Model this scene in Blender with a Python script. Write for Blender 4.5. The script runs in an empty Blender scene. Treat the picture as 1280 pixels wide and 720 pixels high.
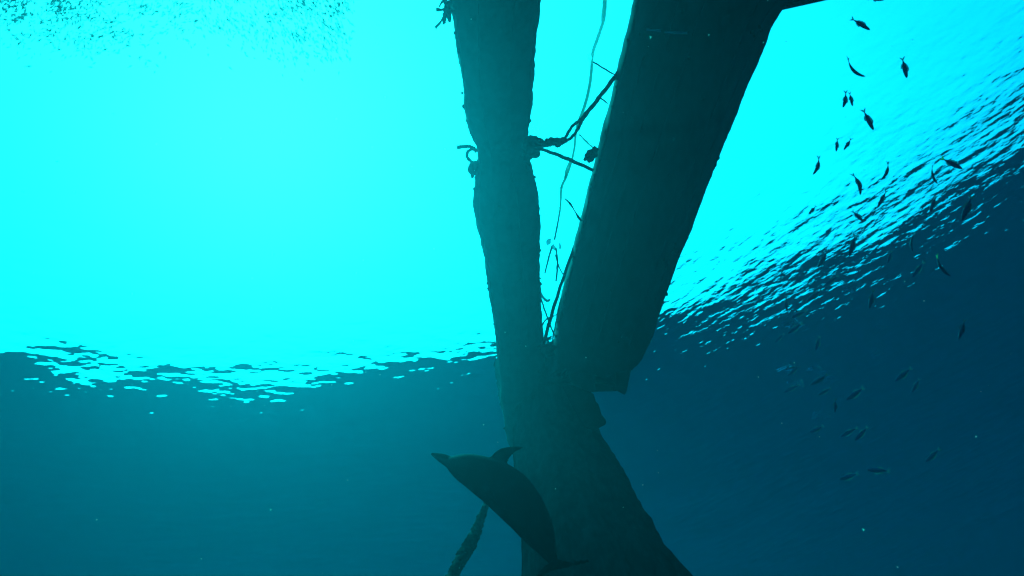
import bpy, bmesh, math, random
from mathutils import Vector, Matrix, noise
R = math.radians
random.seed(7)
sc = bpy.context.scene
COL = sc.collection

# ------------------------------------------------------------------ camera
PITCH, ROLL, FPX, DEPTH = R(46.0), R(-11.5), 1150.0, 6.0
fwd = Vector((0, math.cos(PITCH), math.sin(PITCH)))
up0 = Vector((0, -math.sin(PITCH), math.cos(PITCH)))
rt0 = Vector((1, 0, 0))
CX = rt0 * math.cos(ROLL) + up0 * math.sin(ROLL)
CY = -rt0 * math.sin(ROLL) + up0 * math.cos(ROLL)
CAM = Vector((0, 0, -DEPTH))
cam = bpy.data.cameras.new('camera')
cam.sensor_width = 36; cam.lens = FPX / 1280 * 36
cam.clip_end = 1000; cam.clip_start = 0.05
camo = bpy.data.objects.new('camera', cam); COL.objects.link(camo)
m = Matrix((CX, CY, -fwd)).transposed().to_4x4(); m.translation = CAM
camo.matrix_world = m
sc.camera = camo

# ------------------------------------------------------------------ light
SUN_EL, SUN_AZ = R(54), R(-23)          # azimuth from +Y, negative = to the left
w = bpy.data.worlds.new('World'); sc.world = w; w.use_nodes = True
nt = w.node_tree
sky = nt.nodes.new('ShaderNodeTexSky'); sky.sky_type = 'NISHITA'; sky.sun_disc = False
sky.sun_elevation = SUN_EL; sky.sun_rotation = SUN_AZ; sky.air_density = 1.0; sky.dust_density = 1.5
bg = nt.nodes['Background']; bg.inputs['Strength'].default_value = 0.15
nt.links.new(sky.outputs[0], bg.inputs[0])
sun = bpy.data.lights.new('sun', 'SUN'); sun.energy = 2.0; sun.angle = R(0.5); sun.color = (1, .95, .86)
suno = bpy.data.objects.new('sun', sun); COL.objects.link(suno)
sd = Vector((math.sin(SUN_AZ) * math.cos(SUN_EL), math.cos(SUN_AZ) * math.cos(SUN_EL), math.sin(SUN_EL)))
suno.rotation_euler = sd.to_track_quat('Z', 'Y').to_euler()
suno.location = sd * 50
sc.view_settings.view_transform = 'Standard'; sc.view_settings.look = 'None'
sc.view_settings.gamma = 1; sc.view_settings.exposure = 1.5
sc.cycles.max_bounces = 8; sc.cycles.volume_bounces = 2; sc.cycles.transparent_max_bounces = 8
sc.cycles.sample_clamp_indirect = 6
sc.cycles.use_denoising = True

# ------------------------------------------------------------------ helpers
def ray(x, y):
    return (fwd + CX * ((x - 640) / FPX) - CY * ((y - 360) / FPX)).normalized()
def at(x, y, d): return CAM + ray(x, y) * d
def on(x, y, z=-0.2):
    r = ray(x, y); return CAM + r * ((z - CAM.z) / r.z)
def mpp(p): return (p - CAM).dot(fwd) / FPX        # metres that one photo pixel spans at p

def mesh_obj(name, verts, faces, mat, parent=None, smooth=True, kind=None):
    me = bpy.data.meshes.new(name); me.from_pydata([tuple(v) for v in verts], [], faces); me.update()
    if smooth: me.shade_smooth()
    if mat: me.materials.append(mat)
    o = bpy.data.objects.new(name, me); COL.objects.link(o)
    if parent: 
        o.parent = parent
        o.matrix_parent_inverse = parent.matrix_world.inverted()
    if kind: o['kind'] = kind
    return o
def empty(name, loc, label, cat, group=None):
    o = bpy.data.objects.new(name, None); COL.objects.link(o); o.location = loc
    o.matrix_world = Matrix.Translation(loc)
    o.empty_display_size = .2
    o['label'] = label; o['category'] = cat
    if group: o['group'] = group
    return o
def tag(o, label, cat, group=None):
    o['label'] = label; o['category'] = cat
    if group: o['group'] = group
    return o
def cat_rom(P, n):
    out = []
    for i in range(len(P) - 1):
        a, b, c, d = P[max(i - 1, 0)], P[i], P[i + 1], P[min(i + 2, len(P) - 1)]
        for k in range(n):
            t = k / n
            out.append(tuple(.5 * (2 * b[j] + (c[j] - a[j]) * t + (2 * a[j] - 5 * b[j] + 4 * c[j] - d[j]) * t * t
                             + (3 * b[j] - a[j] - 3 * c[j] + d[j]) * t ** 3) for j in range(len(b))))
    out.append(tuple(P[-1])); return out

def loft(stations, seg, prof, cap=True, upv=Vector((0, 0, 1)), rough=0, rscale=3):
    """stations (x, y, z, r); prof(i_frac, theta) -> (a, b) multipliers across / up"""
    V, F = [], []
    n = len(stations); P = [Vector(s[:3]) for s in stations]
    for i, s in enumerate(stations):
        t = (P[min(i + 1, n - 1)] - P[max(i - 1, 0)]).normalized()
        side = t.cross(upv).normalized(); u = side.cross(t).normalized()
        for k in range(seg):
            th = 2 * math.pi * k / seg
            a, b = prof(i / (n - 1), th)
            v = P[i] + side * (a * s[3]) + u * (b * s[3])
            if rough:
                d = (v - P[i])
                v = v + d.normalized() * rough * noise.noise(v * rscale)
                v = v + d.normalized() * rough * .5 * noise.noise(v * rscale * 4.3)
            V.append(v)
    for i in range(n - 1):
        for k in range(seg):
            k2 = (k + 1) % seg
            F.append((i * seg + k, i * seg + k2, (i + 1) * seg + k2, (i + 1) * seg + k))
    if cap:
        F.append(tuple(range(seg - 1, -1, -1))); F.append(tuple((n - 1) * seg + k for k in range(seg)))
    return V, F
circ = lambda f, th: (math.cos(th), math.sin(th))
def tube(pts, r, seg=8, sub=6, rough=0, twist=0):
    """pts world Vectors (optionally with radius as 4th), returns V, F of a rope; twist gives laid strands"""
    P = [tuple(p[:3]) + ((p[3] if len(p) > 3 else r),) for p in pts]
    S = cat_rom(P, sub)
    u = (Vector(P[-1][:3]) - Vector(P[0][:3])).orthogonal()
    if twist:
        N = len(S)
        def pr(f, th):
            q = 1 + .22 * math.cos(3 * (th - f * twist))
            return (math.cos(th) * q, math.sin(th) * q)
        return loft(S, 12, pr, upv=u, rough=rough, rscale=40)
    return loft(S, seg, circ, upv=u, rough=rough, rscale=30)
def join(parts):
    V, F = [], []
    for v, f in parts:
        o = len(V); V += list(v); F += [tuple(i + o for i in q) for q in f]
    return V, F
def blob(c, r, st=(1, 1, 1), rough=.3, seed=0):
    bm = bmesh.new(); bmesh.ops.create_icosphere(bm, subdivisions=2, radius=1)
    V = []
    for v in bm.verts:
        q = v.co * (1 + rough * noise.noise(v.co * 1.7 + Vector((seed * 3.1, seed, 0))))
        V.append(c + Vector((q.x * st[0], q.y * st[1], q.z * st[2])) * r)
    F = [tuple(v.index for v in f.verts) for f in bm.faces]; bm.free(); return V, F
def slab(pts, thick, bev=0):
    """closed outline of world points extruded away from the camera"""
    n = len(pts); c = sum(pts, Vector()) / n
    d = (c - CAM).normalized() * thick
    V = [p for p in pts] + [p + d for p in pts]
    F = [tuple(range(n)), tuple(range(2 * n - 1, n - 1, -1))]
    F += [(i, i + n, (i + 1) % n + n, (i + 1) % n) for i in range(n)]
    return V, F

# ------------------------------------------------------------------ materials
def mat(name, c1, c2, scale=6, rough=.6, bump=.3, spec=.4, stretch=(1, 1, 1), c3=None, coat=0):
    m = bpy.data.materials.new(name); m.use_nodes = True
    n, l = m.node_tree.nodes, m.node_tree.links
    b = n['Principled BSDF']
    tc = n.new('ShaderNodeTexCoord'); mp = n.new('ShaderNodeMapping'); mp.inputs['Scale'].default_value = stretch
    nz = n.new('ShaderNodeTexNoise'); nz.inputs['Scale'].default_value = scale; nz.inputs['Detail'].default_value = 8
    nz.inputs['Roughness'].default_value = .65
    cr = n.new('ShaderNodeValToRGB')
    cr.color_ramp.elements[0].color = (*c1, 1); cr.color_ramp.elements[0].position = .35
    cr.color_ramp.elements[1].color = (*c2, 1); cr.color_ramp.elements[1].position = .65
    if c3:
        e = cr.color_ramp.elements.new(.74); e.color = (*c3, 1)
    l.new(tc.outputs['Object'], mp.inputs[0]); l.new(mp.outputs[0], nz.inputs['Vector'])
    l.new(nz.outputs[0], cr.inputs[0]); l.new(cr.outputs[0], b.inputs['Base Color'])
    bp = n.new('ShaderNodeBump'); bp.inputs['Strength'].default_value = bump; bp.inputs['Distance'].default_value = .02
    l.new(nz.outputs[0], bp.inputs['Height']); l.new(bp.outputs[0], b.inputs['Normal'])
    b.inputs['IOR'].default_value = 1.09          # wet surfaces seen under water barely shine
    b.inputs['Roughness'].default_value = rough; b.inputs['Specular IOR Level'].default_value = spec
    return m
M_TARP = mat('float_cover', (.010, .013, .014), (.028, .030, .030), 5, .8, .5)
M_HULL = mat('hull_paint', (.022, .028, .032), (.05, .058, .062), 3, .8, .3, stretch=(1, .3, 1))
M_GROWTH = mat('marine_growth', (.01, .015, .01), (.035, .035, .025), 20, .9, .8)
M_ROPE = mat('dark_rope', (.015, .018, .016), (.045, .045, .038), 40, .9, .6)
M_PALE = mat('pale_line', (.35, .38, .33), (.6, .58, .5), 30, .7, .3)
M_TAGS = mat('cream_tag', (.7, .65, .55), (.8, .76, .68), 20, .6, .2)
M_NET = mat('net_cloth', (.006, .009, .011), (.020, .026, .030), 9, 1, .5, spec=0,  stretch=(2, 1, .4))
M_SKIN = mat('dolphin_skin', (.007, .008, .010), (.012, .014, .016), 3, .8, .03, spec=.1)
M_EYE = mat('eye_black', (.01, .01, .01), (.015, .015, .015), 3, .1, 0)
M_METAL = mat('leg_metal', (.008, .01, .01), (.02, .02, .02), 12, .7, .3)
M_FISH = mat('fish_scales', (.03, .06, .13), (.07, .12, .22), 30, .6, .1)
M_FIN = mat('fish_fin', (.1, .16, .26), (.16, .24, .34), 20, .5, .1)
M_YFIN = mat('yellow_fish_fin', (.5, .38, .05), (.65, .5, .08), 20, .5, .1)
M_FRY = mat('small_fish_silver', (.06, .16, .16), (.3, .42, .4), 12, .35, .1)
M_SAND = mat('sand', (.13, .12, .10), (.22, .20, .17), .6, .9, .4)
M_PANEL = mat('grey_panel', (.10, .11, .11), (.16, .17, .17), 8, .7, .2)
M_CORD = mat('lit_seam_cord', (.08, .09, .08), (.18, .18, .16), 30, .9, .4, spec=0)
M_DARK = mat('plain_black', (.002, .002, .002), (.005, .005, .005), 30, 1, .6, spec=0)
M_STRIP = mat('pale_strip', (.75, .76, .74), (.8, .8, .78), 20, .5, .1)

def see_through(m, clear, trans, col=(.85, .82, .75)):
    """thin plastic or glassy flesh: part clear, part translucent"""
    n, l = m.node_tree.nodes, m.node_tree.links; out = n['Material Output']; b = n['Principled BSDF']
    t = n.new('ShaderNodeBsdfTransparent'); tl = n.new('ShaderNodeBsdfTranslucent'); tl.inputs[0].default_value = (*col, 1)
    m1 = n.new('ShaderNodeMixShader'); m1.inputs[0].default_value = trans; l.new(b.outputs[0], m1.inputs[1]); l.new(tl.outputs[0], m1.inputs[2])
    m2 = n.new('ShaderNodeMixShader'); m2.inputs[0].default_value = clear; l.new(m1.outputs[0], m2.inputs[1]); l.new(t.outputs[0], m2.inputs[2])
    l.new(m2.outputs[0], out.inputs['Surface'])
see_through(M_FRY, .42, .2); see_through(M_TAGS, .1, .8); see_through(M_PALE, 0, .6); see_through(M_FIN, .3, .1); see_through(M_YFIN, .15, .4, (.8, .7, .1)); see_through(M_FISH, 0, .20, (.1, .28, .6))

# ------------------------------------------------------------------ water
def water_material():
    m = bpy.data.materials.new('water_surface'); m.use_nodes = True
    n, l = m.node_tree.nodes, m.node_tree.links; n.clear()
    out = n.new('ShaderNodeOutputMaterial'); mix = n.new('ShaderNodeMixShader')
    tr = n.new('ShaderNodeBsdfTransparent'); gl = n.new('ShaderNodeBsdfGlossy'); gl.inputs['Roughness'].default_value = 0
    gl.inputs['Color'].default_value = (1, 1, 1, 1)
    fr = n.new('ShaderNodeFresnel'); fr.inputs['IOR'].default_value = 1.333
    tc = n.new('ShaderNodeTexCoord')
    def layers(L):
        h = None
        for (sc_, rot, st, amp, det) in L:
            mp = n.new('ShaderNodeMapping'); mp.vector_type = 'TEXTURE'
            mp.inputs['Rotation'].default_value = (0, 0, R(rot)); mp.inputs['Scale'].default_value = (1 / st[0], 1 / st[1], 1)
            nz = n.new('ShaderNodeTexNoise'); nz.inputs['Scale'].default_value = sc_; nz.inputs['Detail'].default_value = det
            l.new(tc.outputs['Object'], mp.inputs[0]); l.new(mp.outputs[0], nz.inputs['Vector'])
            mu = n.new('ShaderNodeMath'); mu.operation = 'MULTIPLY'; mu.inputs[1].default_value = amp
            l.new(nz.outputs[0], mu.inputs[0])
            if h is None: h = mu
            else:
                ad = n.new('ShaderNodeMath'); ad.operation = 'ADD'; l.new(h.outputs[0], ad.inputs[0]); l.new(mu.outputs[0], ad.inputs[1]); h = ad
        return h
    # calmer water on the sheltered left, wind ripples on the open right
    hl_ = layers(((1.2, 30, (.7, 1.2, 1), .010, 1), (4.6, 20, (.65, 1.25, 1), .0050, 1), (10, 12, (.7, 1.2, 1), .0024, 1)))
    hr_ = layers(((1.6, -34, (.7, 1.4, 1), .0075, 1), (6.5, -32, (.75, 1.35, 1), .0050, 1), (12, -28, (.75, 1.3, 1), .0028, 2)))
    sx = n.new('ShaderNodeSeparateXYZ'); l.new(tc.outputs['Object'], sx.inputs[0])
    mr = n.new('ShaderNodeMapRange'); mr.interpolation_type = 'SMOOTHSTEP'
    mr.inputs['From Min'].default_value = -1.5; mr.inputs['From Max'].default_value = 2.5; l.new(sx.outputs['X'], mr.inputs['Value'])
    h = n.new('ShaderNodeMix'); h.data_type = 'FLOAT'; l.new(mr.outputs[0], h.inputs[0]); l.new(hl_.outputs[0], h.inputs[2]); l.new(hr_.outputs[0], h.inputs[3])
    bp = n.new('ShaderNodeBump'); bp.inputs['Strength'].default_value = 1; bp.inputs['Distance'].default_value = 1.0
    l.new(h.outputs[0], bp.inputs['Height'])
    l.new(bp.outputs[0], fr.inputs['Normal']); l.new(bp.outputs[0], gl.inputs['Normal'])
    l.new(fr.outputs[0], mix.inputs[0]); l.new(tr.outputs[0], mix.inputs[1]); l.new(gl.outputs[0], mix.inputs[2])
    l.new(mix.outputs[0], out.inputs['Surface'])
    return m
def grid_axis(lo, hi, c0, c1, fine, coarse):
    a = []; x = lo
    while x < hi:
        a.append(x); x += fine if c0 <= x < c1 else coarse
    a.append(hi); return a
def water():
    xs = grid_axis(-158, 158, -14, 16, .16, 3.0); ys = grid_axis(-148, 168, -2, 22, .16, 3.0)
    V = []
    for y in ys:
        for x in xs:
            p = Vector((x, y, 0))
            z = .02 * noise.noise(Vector((x * .28, y * .34, 1))) + .010 * noise.noise(Vector((x * .9 + .4 * y, y * 1.6, 5)))
            z += .055 * math.sin(.30 * x + .6 * y + 1.64) / (1 + math.exp(min(40, (x - .5) * 1.2))) * math.exp(-((x + 3) / 12) ** 2 - ((y - 6) / 14) ** 2)
            V.append((x, y, z))
    nx = len(xs)
    F = [(j * nx + i, j * nx + i + 1, (j + 1) * nx + i + 1, (j + 1) * nx + i) for j in range(len(ys) - 1) for i in range(nx - 1)]
    mesh_obj('water_surface', V, F, water_material(), kind='structure')
water()
def seabed():
    V = []; N = 60
    for j in range(N + 1):
        for i in range(N + 1):
            x = -157 + 314 * i / N; y = -147 + 314 * j / N
            V.append((x, y, -72 + 1.2 * noise.noise(Vector((x * .06, y * .06, 0))) + .2 * noise.noise(Vector((x * .4, y * .4, 3)))))
    F = [(j * (N + 1) + i, j * (N + 1) + i + 1, (j + 1) * (N + 1) + i + 1, (j + 1) * (N + 1) + i) for j in range(N) for i in range(N)]
    mesh_obj('seabed', V, F, M_SAND, kind='structure')
seabed()
def haze():
    x0, x1, y0, y1, z0, z1 = -160, 160, -150, 170, -74.5, 1.1
    V = [(x, y, z) for z in (z0, z1) for y in (y0, y1) for x in (x0, x1)]
    F = [(0, 2, 3, 1), (4, 5, 7, 6), (0, 1, 5, 4), (2, 6, 7, 3), (0, 4, 6, 2), (1, 3, 7, 5)]
    m = bpy.data.materials.new('water_haze'); m.use_nodes = True
    n, l = m.node_tree.nodes, m.node_tree.links; n.clear()
    out = n.new('ShaderNodeOutputMaterial'); v = n.new('ShaderNodeVolumePrincipled')
    d = 1.3; s = (.0008, .0044, .0056); a = (.60, .0165, .0105)
    v.inputs['Density'].default_value = d
    v.inputs['Color'].default_value = (*[q / d for q in s], 1)
    v.inputs['Absorption Color'].default_value = (*[max(0, 1 - a[k] / (d * (1 - s[k] / d))) ** 2 for k in range(3)], 1)
    v.inputs['Anisotropy'].default_value = .84
    l.new(v.outputs[0], out.inputs['Volume'])
    mesh_obj('haze', V, F, m, smooth=False, kind='stuff')
haze()

# ------------------------------------------------------------------ left float: long covered float with a tied waist
def px_loft(rows, z, sub, seg, prof, rough=0, rscale=3, dz=0):
    """rows (xl, xr, y): outline in the photograph; the body floats in the plane z"""
    S = []
    for xl, xr, y in cat_rom(rows, sub):
        c = on((xl + xr) / 2, y, z); r = (on(xr, y, z) - on(xl, y, z)).length / 2 * .985
        S.append((c.x, c.y, c.z, r))
    return S, loft(S, seg, prof, rough=rough, rscale=rscale)
rows = [(556, 690, -150), (560, 684, -60), (563, 677, 0), (570, 669, 60), (576, 666, 100), (578, 666, 125), (583, 664, 148), (590, 661, 164), (596, 658, 178), (597, 657, 192),
        (595, 661, 206), (593, 669, 226), (593, 674, 255), (597, 676, 280), (604, 675, 310), (609, 676, 350), (615, 677, 390), (620, 679, 430),
        (624, 681, 470), (628, 682, 510), (634, 680, 545), (645, 672, 575)]
fl = empty('covered_float', on(618, 0, -.2), 'long dark cover-wrapped float with a tied waist, left of the wider hull', 'float')
def fprof(f, th):
    q = 1 + .02 * math.sin(th * 5 + f * 9) + .012 * math.sin(th * 17 + f * 30)
    return (math.cos(th) * q, math.sin(th) * q * .9)
S, (V, F) = px_loft(rows, -.2, 10, 64, fprof, rough=.013, rscale=6)
FS = S
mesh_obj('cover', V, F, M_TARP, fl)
# seams and folds running along the cover
def seam(th, i0, i1, r, wob=.03):
    pts = []
    for i in range(i0, i1, 5):
        x, y, z, rr = FS[i]; t = (Vector(FS[min(i + 1, len(FS) - 1)][:3]) - Vector(FS[max(i - 1, 0)][:3])).normalized()
        side = t.cross(Vector((0, 0, 1))).normalized(); u = side.cross(t)
        a = th + wob * math.sin(i * .13)
        p = Vector((x, y, z)) + side * (math.cos(a) * rr * 1.005) + u * (math.sin(a) * rr * .905)
        pts.append((*p, r))
    return tube(pts, r, 6, 2, rough=.003)
for th in (R(-30), R(-75), R(-120), R(-155)):
    v, f = seam(th, 0, 175, .007)
    mesh_obj('seam', v, f, M_TARP, fl)
# small barnacle patches along both edges and the underside
parts = []
rr_ = random.Random(3)
for k in range(80):
    i = rr_.randrange(5, len(FS) - 12); x, y, z, r = FS[i]
    t = (Vector(FS[i + 1][:3]) - Vector(FS[i - 1][:3])).normalized(); side = t.cross(Vector((0, 0, 1))).normalized(); u = side.cross(t)
    a = rr_.choice([R(0), R(180), R(rr_.uniform(-170, -10))]) + rr_.uniform(-.3, .3)
    c = Vector((x, y, z)) + side * math.cos(a) * r * .99 + u * math.sin(a) * r * .89
    parts.append(blob(c, rr_.uniform(.005, .016), (1, 1.3, .8), .5, k))
v, f = join(parts); mesh_obj('barnacles', v, f, M_GROWTH, fl, kind='stuff')

# ------------------------------------------------------------------ rope lashed round the waist
def ring(y, dy, r, k):
    xl = 594; xr = 661; 
    c = on((xl + xr) / 2, y, -.2); rad = (on(xr, y, -.2) - on(xl, y, -.2)).length / 2 + .008
    t = (on(640, y + 40) - on(632, y)).normalized(); side = t.cross(Vector((0, 0, 1))).normalized(); u = side.cross(t)
    P = []
    for j in range(25):
        a = 2 * math.pi * j / 24
        P.append(c + side * math.cos(a) * rad + u * math.sin(a) * rad * .93 + t * (dy * math.cos(a) + .012 * math.sin(a * 3 + k)))
    return tube([(*p, r) for p in P], r, sub=6, twist=90, rough=.004)
la = empty('waist_lashing', on(628, 185, -.5), 'dark rope wound round the waist of the covered float with loose tails', 'rope')
for k, (y, dy) in enumerate(((177, .03), (184, -.02), (191, .015), (198, -.03))):
    v, f = ring(y, dy, .014, k); mesh_obj('rope_turn', v, f, M_ROPE, la)
D0 = (on(590, 185, -.25) - CAM).length
def pl(pts, r0=None, d=None, dd=0):
    """photo points (x, y[, half width px]) at distance d -> world rope points"""
    out = []
    for k, p in enumerate(pts):
        q = at(p[0], p[1], (d or D0) + dd * k); rr = (p[2] if len(p) > 2 else r0) * mpp(q)
        out.append((*q, rr))
    return out
for pts in ([(596, 190, 2.4), (590, 184, 2.4), (582, 183, 2.2), (573, 184, 2.6), (571, 184, 2.8)], [(592, 186, 2), (585, 189, 2), (584, 196, 2), (589, 202, 2), (597, 205, 2.2)],
            [(600, 203, 3), (592, 206, 4.5), (589, 212, 4.5), (591, 218, 3), (590, 223, 1.5)], [(598, 207, 2), (596, 213, 2.5), (595, 221, 1.2)],
            [(660, 198, 1.8), (663, 206, 1.6), (666, 215, 1)], [(658, 200, 2), (661, 205, 1.5), (663, 213, 1)]):
    v, f = tube(pl(pts), .01, sub=6, twist=25, rough=.004); mesh_obj('rope_tail', v, f, M_ROPE, la)
# knot on the right
kp = []
for (x, y, r) in ((662, 180, 10), (667, 176, 7), (664, 188, 9), (672, 184, 7), (660, 195, 7), (675, 176, 4.5), (680, 180, 4), (669, 192, 6)):
    q = at(x, y, D0 - .05); kp.append(blob(q, r * mpp(q), (1, 1, 1), .6, x))
v, f = join(kp); mesh_obj('knot', v, f, M_ROPE, la)
lt = empty('upper_rope_tails', on(560, 8, -.4), 'short frayed rope ends sticking out from the upper left side of the float', 'rope')
D1 = (on(562, 10, -.25) - CAM).length
for pts in ([(566, 14, 2), (560, 10, 2), (553, 12, 1.6), (546, 12, 2.4), (545, 12, 2.6)], [(562, 12, 2), (557, 18, 1.8), (551, 27, 1.4), (545, 34, 1.8), (544, 35, 2.2)],
            [(563, -8, 3), (557, -2, 2), (558, 8, 3), (556, 20, 3), (555, 29, 2), (556, 30, 1)], [(566, 2, 3), (560, 6, 4), (561, 18, 3.6), (562, 28, 1.4)], [(556, 0, 1.6), (552, 3, 1.4), (549, 9, 1.2)]):
    v, f = tube(pl(pts, d=D1), .01, sub=6, twist=25, rough=.004); mesh_obj('rope_tail', v, f, M_ROPE, lt)

# ------------------------------------------------------------------ right hull
hl = empty('boat_hull', on(830, 200, -.2), 'wide dark boat hull narrowing away from the camera, right of the covered float', 'hull')
hrows = [(850, 1170, -190), (826, 1060, -110), (808, 1000, -45), (795, 972, 0), (786, 957, 40), (771, 931, 100), (757, 907, 160), (741, 884, 220), (728, 863, 275), (716, 846, 320),
         (707, 832, 360), (700, 822, 388), (697, 818, 402), (694, 809, 422), (693, 802, 438)]
def hprof(f, th):
    c, s = math.cos(th), math.sin(th)
    # flat-bottomed section with rounded bilge, a shallow keel
    a = math.copysign(abs(c) ** .78, c); b = math.copysign(abs(s) ** .9, s) * .70
    if s < 0: b -= .10 * math.exp(-(c / .10) ** 2)
    return (a, b)
HS, (V, F) = px_loft(hrows, -.22, 10, 72, hprof, rough=.012, rscale=4)
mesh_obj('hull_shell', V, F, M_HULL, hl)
# rubbing strake and planking lines along the hull
def hline(ang, i0, i1, r, off=1.0):
    pts = []
    for i in range(i0, i1, 4):
        x, y, z, rr = HS[i]; t = (Vector(HS[min(i + 1, len(HS) - 1)][:3]) - Vector(HS[max(i - 1, 0)][:3])).normalized()
        side = t.cross(Vector((0, 0, 1))).normalized(); u = side.cross(t); a, b = hprof(0, ang)
        p = Vector((x, y, z)) + side * a * rr * off + u * b * rr * off
        pts.append((*p, r))
    return tube(pts, r, 8, 3, rough=.003)
for ang in (R(-172), R(-8)):
    v, f = hline(ang, 0, 118, .014); mesh_obj('rubbing_strake', v, f, M_HULL, hl)
for ang in (R(-40), R(-60), R(-75), R(-105), R(-125), R(-145)):
    v, f = hline(ang, 0, 124, .005, 1.0); mesh_obj('plank_seam', v, f, M_HULL, hl)
# small knocks and growth on the hull edges
parts = []
for k in range(120):
    i = rr_.randrange(5, len(HS) - 8); x, y, z, r = HS[i]
    t = (Vector(HS[i + 1][:3]) - Vector(HS[i - 1][:3])).normalized(); side = t.cross(Vector((0, 0, 1))).normalized(); u = side.cross(t)
    a, b = hprof(0, rr_.choice([R(-3), R(-177), R(rr_.uniform(-170, -10))]))
    c = Vector((x, y, z)) + side * a * r + u * b * r
    parts.append(blob(c, rr_.uniform(.005, .014), (1, 1.5, .7), .5, k + 200))
v, f = join(parts); mesh_obj('barnacles', v, f, M_GROWTH, hl, kind='stuff')
# pale strips
for x0, x1, y0, y1 in ((808, 826, 36, 38), (831, 859, 39, 41)):
    d = (on(830, 38, -.80) - CAM).length
    v, f = slab([at(x0, y0, d), at(x1, y1 - 1, d), at(x1, y1 + 1.6, d), at(x0, y0 + 2.6, d)], .05)
    mesh_obj('pale_strip', v, f, M_STRIP, hl)
# deck joining the hull overhead, its edge showing at the top right; unseen rest extended over the camera to shade the near water
dk = empty('boat_deck', on(1000, 10, .1), 'broad black underside with a straight edge cutting the top border, joined to the wide hull and extended out of view for shade', 'boat')
E1, E2 = on(968, 16, -.14), on(1040, 0, -.14)
dd = (E2 - E1).normalized()
outl = [E1 - dd * .5, E2 + dd * 4.2, E2 + dd * 4.6 + Vector((-.5, -7, 0)), Vector((-4.5, -6.5, .02)), Vector((-4.5, .1, .02)), on(500, -190, .02), on(860, -60, .02)]
n_ = len(outl)
V = [Vector((p.x, p.y, -.14)) for p in outl] + [Vector((p.x, p.y, .35)) for p in outl]
F = [tuple(range(n_)), tuple(range(2 * n_ - 1, n_ - 1, -1))] + [(i, i + n_, (i + 1) % n_ + n_, (i + 1) % n_) for i in range(n_)]
o = mesh_obj('extended_deck_underside', V, F, M_HULL, dk, smooth=False)
bv = o.modifiers.new('bevel', 'BEVEL'); bv.width = .03; bv.segments = 3
V, F = tube([(*(E1 - dd * .2 + Vector((0, -.03, 0))), .02), (*(E2 + dd * .5 + Vector((0, -.03, 0))), .02), (*(E2 + dd * 4 + Vector((0, -.03, 0))), .02)], .02, 10, 4)
mesh_obj('deck_edge_rail', V, F, M_METAL, dk)
# stern: transom frame, bracket and rudder
DS = (on(745, 470, -.35) - CAM).length
def plate(name, pts, d, th, m, par):
    v, f = slab([at(x, y, d) for x, y in pts], th); o = mesh_obj(name, v, f, m, par, smooth=False)
    b = o.modifiers.new('bevel', 'BEVEL'); b.width = .012; b.segments = 2; return o
plate('transom', [(690, 424), (802, 428), (798, 444), (791, 463), (700, 464)], DS, .25, M_HULL, hl)
plate('transom_side', [(770, 456), (791, 452), (783, 490), (781, 494), (768, 487)], DS - .06, .28, M_HULL, hl)
plate('transom_side', [(694, 450), (742, 452), (745, 490), (722, 492), (704, 474)], DS - .10, .28, M_HULL, hl)
plate('transom_rail', [(738, 479), (776, 480), (772, 489), (738, 490)], DS - .03, .12, M_METAL, hl)
plate('transom_panel', [(742, 457), (772, 457), (774, 482), (740, 482)], DS + .10, .05, M_PANEL, hl)
plate('rudder', [(700, 478), (724, 484), (742, 492), (745, 502), (748, 505), (752, 518), (758, 526), (757, 531), (740, 539), (730, 534), (716, 510)], DS - .9, .10, M_DARK, hl)

# ------------------------------------------------------------------ ropes between float and hull
DR = (on(700, 180, -.35) - CAM).length
def rope(name, label, cat_, lines, m=M_ROPE, d=DR, twist=40, group=None):
    if len(lines) == 1:
        v, f = tube(pl(lines[0], d=d), .01, sub=8, twist=twist, rough=.002)
        return tag(mesh_obj(name, v, f, m), label, cat_, group)
    e = empty(name, at(lines[0][0][0], lines[0][0][1], d), label, cat_, group)
    for L in lines:
        v, f = tube(pl(L, d=d), .01, sub=8, twist=twist, rough=.002); mesh_obj('strand', v, f, m, e)
    return e
e = rope('mooring_rope', 'thick dark rope with an eye splice slanting from the float lashing up to the hull', 'rope',
     [[(775, 88, 2.6), (768, 97, 2.6), (745, 127, 2.6), (724, 153, 3)], [(726, 150, 2), (716, 157, 2), (709, 168, 2), (705, 176, 2)],
      [(727, 152, 2), (722, 162, 2), (714, 172, 2), (704, 178, 2)], [(704, 176, 3), (694, 177, 4.5), (684, 180, 4), (672, 180, 4), (664, 182, 4)]])
kp = [blob(at(x, y, DR), r * mpp(at(x, y, DR)), (1, 1, 1), .5, x) for x, y, r in ((703, 176, 5), (697, 178, 6), (690, 175, 4.5), (684, 177, 4))]
v, f = join(kp); mesh_obj('knot', v, f, M_ROPE, e)
rope('lower_tie_rope', 'thin taut dark rope running from the float lashing down to the hull edge', 'rope', [[(668, 184, 1.6), (690, 191, 2.2), (715, 201, 2.4), (742, 213, 2)]])
tf = empty('rope_tuft', at(738, 196, DR), 'ragged dark rope tuft stuck to the left edge of the wide hull', 'rope')
for L in ([(746, 184, 4), (740, 192, 4), (734, 197, 3), (730, 201, 1.5)], [(745, 190, 4), (739, 198, 4), (735, 203, 1.5)], [(742, 188, 3), (735, 192, 3), (731, 196, 1)]):
    v, f = tube(pl(L, d=DR), .01, sub=6, twist=20, rough=.005); mesh_obj('strand', v, f, M_ROPE, tf)
pe = empty('pale_line', at(740, 72, DR + .1), 'thin pale line with cream tags hanging in the gap between float and hull', 'line')
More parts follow.
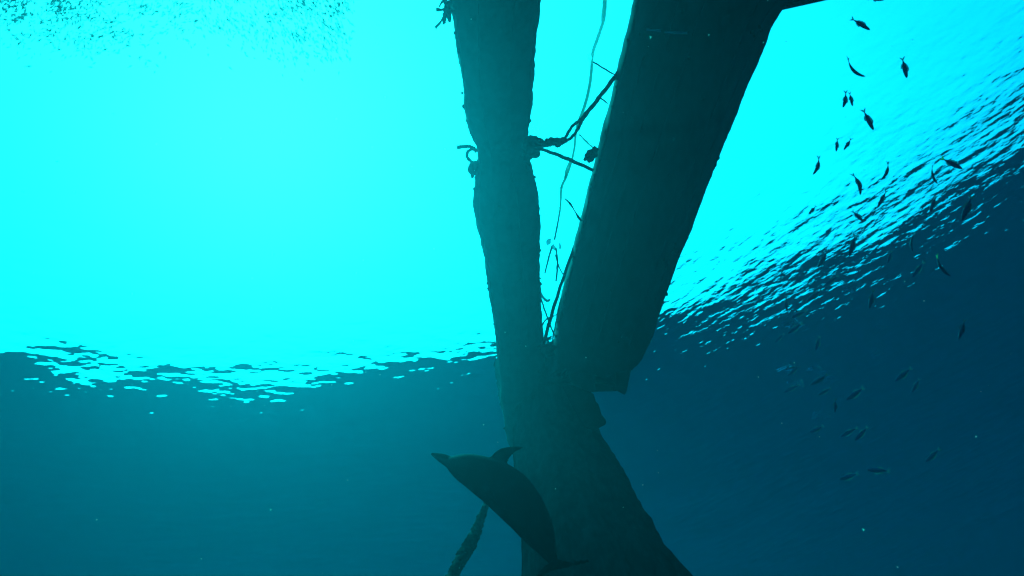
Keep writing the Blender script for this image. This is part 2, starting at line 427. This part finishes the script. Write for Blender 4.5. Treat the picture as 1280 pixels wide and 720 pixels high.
for L in ([(757, -30, 2), (756, 0, 2), (755, 14, 2.1), (754, 27, 1.8)], [(754, 27, 1.4), (748, 45, 1.4), (742, 62, 1.4), (740, 74, 1.3), (739, 92, 1.3), (736, 112, 1.4), (731, 132, 1.4), (724, 150, 1.2), (720, 165, 1.1),
           (718, 185, 1.0), (714, 203, 1.0), (708, 220, 1.2), (702, 234, 1.2), (701, 250, .9), (700, 262, .9), (697, 280, .8), (693, 300, .9)],
          [(713, 200, .8), (708, 212, .8), (706, 222, .8)],
          [(690, 308, 1), (686, 322, .8), (681, 342, .7)], [(695, 310, .8), (697, 330, .8), (695, 352, .8)], [(694, 318, .6), (699, 334, .6), (705, 345, .5)]):
    v, f = tube([(q[0], q[1], q[2], q[3] * 1.5) for q in pl(L, d=DR + .1)], .01, sub=8, twist=0, rough=.0015); mesh_obj('strand', v, f, M_PALE, pe)
def rag(x, y, w_, h_, s):
    rg = random.Random(s); n = 9; P = []
    for k in range(n):
        a = 2 * math.pi * k / n; q = rg.uniform(.55, 1.1)
        P.append(at(x + math.cos(a) * w_ * q, y + math.sin(a) * h_ * q, DR + .08 + rg.uniform(-.02, .02)))
    return P, [tuple(range(n))]          # a scrap of thin plastic film
for s, (x, y, w_, h_) in enumerate(((755, 12, 2.2, 15), (738, 72, 4, 5), (701, 235, 2.2, 3), (699, 263, 1.5, 4), (686, 302, 4, 6), (692, 309, 3.5, 5), (700, 308, 2.2, 6), (696, 335, 2, 6))):
    v, f = rag(x, y, w_, h_, s); mesh_obj('tag', v, f, M_TAGS, pe, smooth=False)
rope('upper_tie_line', 'short thin grey tie between the pale line and the hull, uppermost', 'line', [[(741, 77, .9), (754, 85, 1), (769, 94, .8)]], M_ROPE)
rope('middle_tie_line', 'short pale tie to the hull just above the rope tuft', 'line', [[(724, 168, .9), (734, 178, 1.1), (744, 187, .8)]], M_PALE)
rope('hull_side_tie', 'very short thin tie against the hull edge below the slanting rope', 'line', [[(748, 121, .7), (754, 125, .9), (760, 130, .7)]], M_ROPE)
rope('lower_tie_line', 'short dark tie to the hull above the cluster of cream tags', 'line', [[(706, 248, .6), (713, 255, 1.5), (718, 263, .8), (724, 273, 1.8), (727, 276, .8)]], M_ROPE)
DL = (on(700, 370, -.4) - CAM).length
rope('slanting_line', 'straight dark rope slanting down the narrow gap beside the wide hull', 'rope', [[(722, 296, 1.8), (705, 345, 2), (692, 385, 2.2), (681, 424, 2.2), (679, 432, 2)]], d=DL, twist=120)
lp = empty('looped_cord', at(684, 400, DL), 'thin looped cord in the bottom of the gap where float and hull meet', 'cord')
for L in ([(676, 372, .9), (680, 385, 1), (687, 404, 1), (693, 420, .9)], [(676, 410, .8), (682, 400, .9), (690, 396, .8)], [(682, 418, .9), (686, 428, 1.2), (690, 432, 1)], [(702, 372, .7), (697, 392, .8), (693, 412, .8), (690, 430, .8)]):
    v, f = tube(pl(L, d=DL + .08), .01, sub=8, twist=40, rough=.001); mesh_obj('strand', v, f, M_ROPE, lp)
v, f = tube(pl([(676, 366, 1.2), (679, 372, 1.6), (684, 376, 1.8), (688, 374, 1.2)], d=DL), .01, sub=5); mesh_obj('pale_loop', v, f, M_TAGS, lp)
kb = [blob(at(x, y, DL + .1), r * mpp(at(x, y, DL)), (1, 1, 1), .3, x) for x, y, r in ((684, 438, 9), (690, 434, 5), (677, 434, 5))]
v, f = join(kb); mesh_obj('knot', v, f, M_ROPE, lp)

# ------------------------------------------------------------------ gathered net hanging down towards the camera
NR = [(686, 434, 6, 9.1), (690, 448, 22, 9.1), (688, 470, 34, 9.0), (690, 500, 40, 8.9), (695, 540, 48, 8.5), (707, 580, 57, 7.8), (720, 620, 64, 7.1),
      (731, 660, 74, 6.6), (741, 690, 81, 6.3), (752, 720, 89, 6.0), (772, 770, 104, 5.7), (800, 850, 128, 5.3), (825, 930, 135, 5.0), (845, 1010, 110, 4.8), (855, 1060, 40, 4.7)]
S = []
for x, y, r, d in NR:
    p = at(x, y, d); S.append((*p, r * mpp(p)))
S = cat_rom(S, 8)
def nprof(f, th):
    q = 1 + .05 * math.sin(5 * th + 1.1) + .035 * math.sin(11 * th + 3 * f) + .02 * math.sin(23 * th + 9 * f + 2 * math.sin(th * 3))
    return (math.cos(th) * q, math.sin(th) * q * .6)
V, F = loft(S, 180, nprof, upv=Vector((0, -.6, 1)), rough=.02, rscale=2.5)
net = empty('gathered_net', at(690, 440, 9), 'huge dark gathered net bundle, narrow between float and hull and widening to the bottom edge', 'net')
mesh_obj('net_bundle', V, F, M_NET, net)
def nline(th, i0, i1, r):
    pts = []
    for i in range(i0, i1, 4):
        x, y, z, rr = S[i]; t = (Vector(S[min(i + 1, len(S) - 1)][:3]) - Vector(S[max(i - 1, 0)][:3])).normalized()
        side = t.cross(Vector((0, -.6, 1))).normalized(); u = side.cross(t); f_ = i / (len(S) - 1)
        a, b = nprof(f_, th + .04 * math.sin(i * .1)); p = Vector((x, y, z)) + side * a * rr * 1.01 + u * b * rr * 1.02
        pts.append((*p, r))
    return tube(pts, r, 8, 4, rough=.004)
for th in (R(-28), R(-60), R(-95), R(-135), R(-160), R(-6)):
    v, f = nline(th, 6, 104, .011); mesh_obj('net_cord', v, f, M_CORD, net)  # paler cord colour paints in the lit seam line on the net

v, f = nline(R(-12), 10, 104, .075); mesh_obj('dark_edge', v, f, M_DARK, net)  # black tube added to draw the dark right edge of the net

# ------------------------------------------------------------------ hanging rope with growth
hp = [(640, 560, 2, 7.9), (622, 598, 2.2, 7.4), (612, 620, 2.6, 7.0), (604, 640, 4, 6.8), (597, 660, 5.5, 6.6), (590, 676, 7, 6.4), (582, 690, 7.5, 6.3), (572, 708, 6.5, 6.1), (563, 728, 7.5, 5.9), (540, 790, 8, 5.4), (500, 900, 8, 5.0)]
P = []
for x, y, r, d in hp:
    q = at(x, y, d); P.append((*q, r * mpp(q)))
hr = empty('hanging_rope', Vector(P[0][:3]), 'rope thick with marine growth slanting down to the bottom edge below the dolphin', 'rope')
v, f = tube(P, .01, sub=14, twist=160, rough=.012); mesh_obj('rope_line', v, f, M_ROPE, hr)
gp = []
SP = cat_rom(P, 10)
for k in range(90):
    i = rr_.randrange(22, len(SP)); x, y, z, r = SP[i]
    dv = Vector((rr_.gauss(0, 1), rr_.gauss(0, 1), rr_.gauss(0, 1))).normalized() * r * .85
    gp.append(blob(Vector((x, y, z)) + dv, r * rr_.uniform(.25, .6), (1, 1, 1), .6, k + 40))
v, f = join(gp); mesh_obj('growth', v, f, M_GROWTH, hr, kind='stuff')

# ------------------------------------------------------------------ dolphin
DP = [(539, 567, 1.6, 5.50), (546, 570, 4.2, 5.47), (555, 574, 6.6, 5.43), (563, 578, 8.2, 5.39), (570, 581, 12.5, 5.35), (581, 585, 18, 5.29), (594, 590, 22, 5.22), (608, 597, 25.5, 5.14), (622, 605, 28, 5.06),
      (636, 616, 29.5, 4.98), (648, 629, 28.5, 4.90), (659, 643, 26, 4.82), (668, 657, 23, 4.74), (676, 671, 18.5, 4.66), (683, 684, 13, 4.58), (688, 694, 9, 4.52), (692, 702, 6, 4.47), (694, 707, 3, 4.44)]
S = []
for x, y, r, d in DP:
    p = at(x, y, d); S.append((*p, r * mpp(p)))
S = cat_rom(S, 5)
def dprof(f, th):
    c, s = math.cos(th), math.sin(th)
    if f > .75:                       # the tail stock is squeezed sideways
        k = min(1, (f - .75) / .2); return (c * (1 - .25 * k), s)
    return (c * .96, s)
e0 = at(640, 560, 5)
VW = (at(640, 600, 5) - CAM).normalized()
# "up" across the image, so that side of the section faces the camera
UPD = (at(660, 560, 5) - at(620, 615, 5)).normalized()
body = loft(S, 28, dprof, upv=UPD)
def fin(rootpts, tippts, th):
    """swept fin from outline points (x, y, d): rounded thickness"""
    P = [at(*p) for p in rootpts + tippts]
    n = len(P); c = sum(P, Vector()) / n
    nv = (P[1] - P[0]).cross(P[-1] - P[0]).normalized()
    Vv = list(P) + [c + (p - c) * .72 + nv * th for p in P] + [c + (p - c) * .72 - nv * th for p in P]
    Ff = [tuple(range(n, 2 * n)), tuple(range(3 * n - 1, 2 * n - 1, -1))]
    for i in range(n):
        j = (i + 1) % n
        Ff += [(i, j, n + j, n + i), (i, 2 * n + i, 2 * n + j, j)]
    return Vv, Ff
def plate_fin(P2, th):
    P = [at(*p) for p in P2]; n = len(P); c = sum(P, Vector()) / n
    nv = (c - CAM).normalized()
    return [p - nv * th for p in P] + [p + nv * th for p in P], [tuple(range(n)), tuple(range(2 * n - 1, n - 1, -1))] + [(i, i + n, (i + 1) % n + n, (i + 1) % n) for i in range(n)]
dorsal = plate_fin([(606, 586, 5.14), (613, 572, 5.14), (619, 565, 5.16), (626, 560.5, 5.18), (636, 558.5, 5.2), (647, 558, 5.24), (655, 559, 5.26), (650, 562, 5.24), (643, 565, 5.2), (638, 570, 5.14), (634, 576, 5.1), (634, 590, 5.04)], .014)
fluke_r = fin([(688, 702, 4.47), (692, 698, 4.46)], [(704, 699.5, 4.46), (718, 699, 4.48), (732, 697.5, 4.52), (743, 698, 4.56), (745, 700, 4.57), (734, 704, 4.52), (718, 708, 4.47), (704, 712, 4.44), (694, 713, 4.43)], .010)
fluke_l = fin([(696, 702, 4.47), (690, 700, 4.46)], [(682, 706, 4.42), (673, 714, 4.36), (668, 722, 4.32), (668, 726, 4.31), (676, 722, 4.36), (686, 716, 4.40), (697, 712, 4.43)], .010)
flip_a = fin([(598, 600, 5.05), (612, 606, 4.98)], [(622, 618, 4.88), (630, 632, 4.80), (633, 640, 4.78), (626, 637, 4.79), (614, 626, 4.84), (602, 612, 4.96)], .012)
V, F = join([body, dorsal, fluke_r, fluke_l, flip_a])
dol = empty('dolphin', at(636, 616, 5), 'dark dolphin arching its back, beak to the left and tail flukes at the bottom edge', 'dolphin')
db = mesh_obj('body', V, F, M_SKIN, dol)
rm = db.modifiers.new('remesh', 'REMESH'); rm.mode = 'VOXEL'; rm.voxel_size = .0075; rm.use_smooth_shade = True
sm = db.modifiers.new('smooth', 'SMOOTH'); sm.factor = .6; sm.iterations = 4
q = at(577, 584, 5.2); v, f = blob(q, .010, (1, 1, 1), 0); mesh_obj('eye', v, f, M_EYE, dol)
v, f = tube([at(541, 569, 5.44), at(552, 575, 5.37), at(563, 581, 5.31), at(570, 582, 5.27)], .0025, 6, 6); mesh_obj('mouth_line', v, f, M_EYE, dol)

# ------------------------------------------------------------------ fish
def fish_meshes(bend):
    """a small spindle fish, 1 m long along +X; bend curves it sideways"""
    st = [(-.5, .004), (-.46, .035), (-.40, .065), (-.30, .088), (-.15, .112), (0, .115), (.15, .098), (.28, .068), (.36, .045), (.42, .028), (.46, .02)]
    bz = lambda x: bend * (x * x - .08)
    S = cat_rom([(x, bz(x), 0, r) for x, r in st], 2)
    body = loft(S, 12, lambda f, th: (math.cos(th) * .55, math.sin(th)))
    def flat(pts, t=.006):
        n = len(pts); V = [Vector((x, bz(x) + t, z)) for x, z in pts] + [Vector((x, bz(x) - t, z)) for x, z in pts]
        F = [tuple(range(n)), tuple(range(2 * n - 1, n - 1, -1))] + [(i, i + n, (i + 1) % n + n, (i + 1) % n) for i in range(n)]
        return V, F
    tail = flat([(.43, .015), (.52, .07), (.64, .14), (.60, .05), (.55, 0), (.60, -.05), (.64, -.14), (.52, -.07), (.43, -.015)])
    dors = flat([(-.2, .115), (-.1, .19), (.05, .185), (.2, .14), (.3, .09), (.26, .07), (-.1, .11)])
    vent = flat([(.02, -.12), (.08, -.18), (.2, -.15), (.3, -.09), (.24, -.07), (.1, -.11)])
    return body, tail, join([dors, vent])
FT = []
for b in (-.55, 0, .55):
    ms = []
    for nm, (v, f), mm in zip(('body', 'tail_fin', 'fins'), fish_meshes(b), (M_FISH, M_FIN, M_FIN)):
        me = bpy.data.meshes.new(nm); me.from_pydata([tuple(q) for q in v], [], f); me.update()
        if nm == 'body': me.shade_smooth()
        me.materials.append(mm); ms.append(me)
    yt = ms[1].copy(); yt.materials.clear(); yt.materials.append(M_YFIN); ms.append(yt)
    FT.append(ms)
# x, y, length px, heading in the picture (degrees, 0 = right, 90 = up), distance, bend, label
FI = [
 (1097, -1, 20, 0, 6.4, 0, 'fish cut by the top edge of the frame'),
 (1077, 31, 25, -38, 6.3, 0, 'topmost whole fish of the shoal, slanting down right of the hull'),
 (1069, 88, 32, -35, 6.0, -1, 'curved fish with a long tail below the topmost one, left of the upright fish'),
 (1131, 86, 25, -82, 6.6, 0, 'nearly upright fish alone in the bright water, right of the curved one'),
 (1056, 126, 20, -104, 6.4, 1, 'left fish of the close pair swimming side by side'),
 (1064, 125, 16, -75, 6.4, 0, 'right, smaller fish of the close pair swimming side by side'),
 (1086, 151, 27, -58, 6.2, 0, 'slanting fish just below the close pair'),
 (1046, 182, 16, -98, 6.8, 0, 'small upright fish, left of two below the slanting fish'),
 (1059, 181, 17, -125, 6.8, 0, 'thin small fish tilted right, beside the small upright one'),
 (1021, 209, 22, -110, 6.4, 1, 'crescent-shaped fish, leftmost in the plain bright water'),
 (1073, 231, 26, -70, 6.5, 1, 'curved fish at the upper edge of the ripples'),
 (1107, 216, 23, -115, 6.6, 1, 'fish curved to the right in front of the first ripples'),
 (1167, 220, 22, -72, 6.6, -1, 'plump fish in the ripples left of the yellow-tinged one'),
 (1191, 205, 26, -30, 6.3, 0, 'yellow-tinged fish slanting right in the upper ripples'),
 (1015, 263, 14, -135, 7.0, 0, 'tiny thin fish at the left end of the shoal above the ripples'),
 (1102, 250, 22, -112, 7.2, 0, 'hazy fish in the ripples under the right-curved one'),
 (1073, 271, 18, -45, 7.6, 0, 'faint fish slanting down right among the ripple streaks'),
 (1208, 262, 31, -112, 6.0, 0, 'largest fish, dark and tilted, at the right side of the glints'),
 (1166, 256, 22, -115, 7.4, 0, 'hazy fish just left of the largest fish'),
 (1065, 308, 26, -103, 7.0, 0, 'dark upright fish among white glints left of centre of the shoal'),
 (1140, 304, 22, -85, 7.2, -1, 'upright fish curved left above the yellow-finned one'),
 (1178, 335, 28, -58, 6.2, -1, 'yellow-finned fish bent over white glints'),
 (1147, 338, 22, -120, 7.6, 0, 'faint fish left of the yellow-finned fish'),
 (1028, 325, 22, -117, 8.0, 0, 'faint fish in the ripple streaks left of the dark upright one'),
 (1089, 375, 22, -98, 7.4, 0, 'upright fish in plain teal water below the glints'),
 (1202, 413, 24, -110, 7.2, 0, 'lone dark fish low on the right side'),
 (1038, 352, 20, -142, 8.6, 0, 'faint slanting fish under the streaks, right of three'),
 (1017, 370, 22, -140, 8.6, 0, 'faint slanting fish under the streaks, middle of three'),
 (983, 380, 18, -93, 8.4, 0, 'small upright fish beneath the left streaks'),
 (998, 393, 18, -155, 8.8, 0, 'faint nearly level fish below the left streaks'),
 (993, 411, 20, -143, 8.8, 0, 'faint tilted fish under the nearly level one'),
 (974, 423, 16, -140, 9.2, 0, 'faintest small fish at the far left under the streaks'),
 (1022, 430, 18, -112, 8.8, 0, 'small steep fish between the faint left group and the middle of the shoal'),
 (1128, 469, 24, -140, 9.8, 0, 'blurred fish alone in deep teal water, right of the lower group'),
 (1144, 483, 18, -120, 10.4, 0, 'blurred small fish just below the right blurred one'),
 (991, 464, 18, -140, 10.2, 0, 'blurred fish, upper left of the lower group'),
 (1023, 475, 24, -150, 9.8, 0, 'blurred level fish, top middle of the lower group'),
 (989, 486, 20, -152, 10.2, 0, 'blurred level fish at the left of the lower group'),
 (1030, 490, 16, -150, 10.4, 0, 'blurred small fish under the top middle one of the lower group'),
 (1068, 493, 26, -148, 9.2, 0, 'longest blurred fish of the lower group, tilted up right'),
 (1044, 508, 16, -92, 8.6, 0, 'short upright fish in the lower group'),
 (1076, 543, 22, -135, 8.8, 0, 'plump dark fish at the bottom of the lower group'),
 (1060, 541, 22, -150, 10, 0, 'blurred fish touching the plump dark one on its left'),
 (1020, 537, 20, -160, 10.6, 0, 'blurred level fish low on the left of the plump dark one'),
 (1097, 588, 26, 176, 11, 0, 'very faint level fish in the deepest water'),
 (1060, 596, 24, -165, 11.4, 0, 'very faint level fish left of the deepest one'),
 (1165, 570, 22, -130, 11, 0, 'very faint fish alone in dark water, rightmost of the deep ones'),
 (1112, 322, 15, -110, 7.8, 0, 'small hazy fish between the dark upright fish and the yellow-finned one'),
]
YEL = {13, 21}
for k, (x, y, L, ang, d, b, lab) in enumerate(FI):
    p = at(x, y, d); s = L * mpp(p)
    e = empty('fish', p, lab, 'fish', 'loose shoal of small fish on the right')
    a = R(ang); dirv = (CX * math.cos(a) + CY * math.sin(a)); rg = random.Random(k)
    # tilt a little in depth
    dirv = (dirv + fwd * rg.uniform(-.35, .35)).normalized()
    head = -dirv                                     # mesh head points to -X
    view = (p - CAM).normalized()
    zax = dirv.cross(view).normalized()
    roll = Matrix.Rotation(rg.uniform(-.7, .7) + (math.pi / 2 if b else 0) * .6, 3, dirv); zax = roll @ zax
    yax = zax.cross(-head).normalized(); xax = -head
    # the head leads along dirv
    xax = -dirv; yax = zax.cross(xax).normalized()
    mw = Matrix((xax, yax, zax)).transposed().to_4x4()
    mw = Matrix.Translation(p) @ mw @ Matrix.Scale(s, 4)
    e.matrix_world = mw
    ms = FT[b + 1]
    for nm, me in (('body', ms[0]), ('tail_fin', ms[3] if k in YEL else ms[1]), ('fins', ms[2])):
        o = bpy.data.objects.new(nm, me); COL.objects.link(o); o.parent = e

# ------------------------------------------------------------------ dense shoal of fry, upper left
def fry():
    rg = random.Random(11); V, F = [], []
    n = 0
    def dens(x, y):
        a = math.exp(-((x - 385) / 60) ** 2) * (1.0 if y < 75 else .2)
        b = math.exp(-((x - 60) / 90) ** 2) * math.exp(-((y + 5 - .25 * x) / 30) ** 2)
        c = .45 if y < 60 + 18 * math.sin(x * .02) else .05
        return (a * math.exp(-max(0, y - 20) / 45) + b + c * math.exp(-max(0, y - 30) / 30)) * (1 if x < 425 else max(0, 1 - (x - 425) / 22))
    while n < 8000:
        x = rg.uniform(-120, 450); y = rg.uniform(-130, 100)
        if rg.random() > min(1, dens(x, max(y, 0)) * (.6 + .8 * noise.noise(Vector((x * .03, y * .05, 0))))): continue
        d = rg.uniform(4.7, 5.9); p = at(x, y, d); L = rg.uniform(.016, .038)
        a = R(rg.gauss(-65, 22) if x > 250 else rg.gauss(-140, 40))
        dv = (CX * math.cos(a) + CY * math.sin(a) + fwd * rg.uniform(-.6, .6)).normalized()
        s1 = dv.cross(fwd).normalized() * L * rg.uniform(.13, .22); s2 = dv.cross(s1).normalized() * L * .1
        o = len(V)
        V += [p - dv * L * .5, p - dv * L * .1 + s1, p - dv * L * .1 + s2, p - dv * L * .1 - s1, p - dv * L * .1 - s2, p + dv * L * .38,
              p + dv * L * .5 + s1 * .8, p + dv * L * .5 - s1 * .8]
        for i in range(4):
            j = (i + 1) % 4; F += [(o, o + 1 + i, o + 1 + j), (o + 5, o + 1 + j, o + 1 + i)]
        F.append((o + 5, o + 6, o + 7))
        n += 1
    o = mesh_obj('fish_fry', V, F, M_FRY, smooth=False, kind='stuff')
    tag(o, 'dense shoal of tiny fish fry under the surface at the upper left', 'fish shoal')
fry()

def specks():
    rg = random.Random(5); V, F = [], []
    for k in range(130):
        p = at(rg.uniform(-100, 1380), rg.uniform(-60, 780), rg.uniform(1.8, 5)); r = rg.uniform(.0008, .0020); o = len(V)
        V += [p + Vector(q) * r * rg.uniform(.6, 1.3) for q in ((1, 1, 1), (1, -1, -1), (-1, 1, -1), (-1, -1, 1))]
        F += [(o, o + 1, o + 2), (o, o + 3, o + 1), (o, o + 2, o + 3), (o + 1, o + 3, o + 2)]
    o = mesh_obj('drifting_specks', V, F, M_TAGS, smooth=False, kind='stuff')
    tag(o, 'tiny pale specks drifting in the water', 'plankton')
specks()
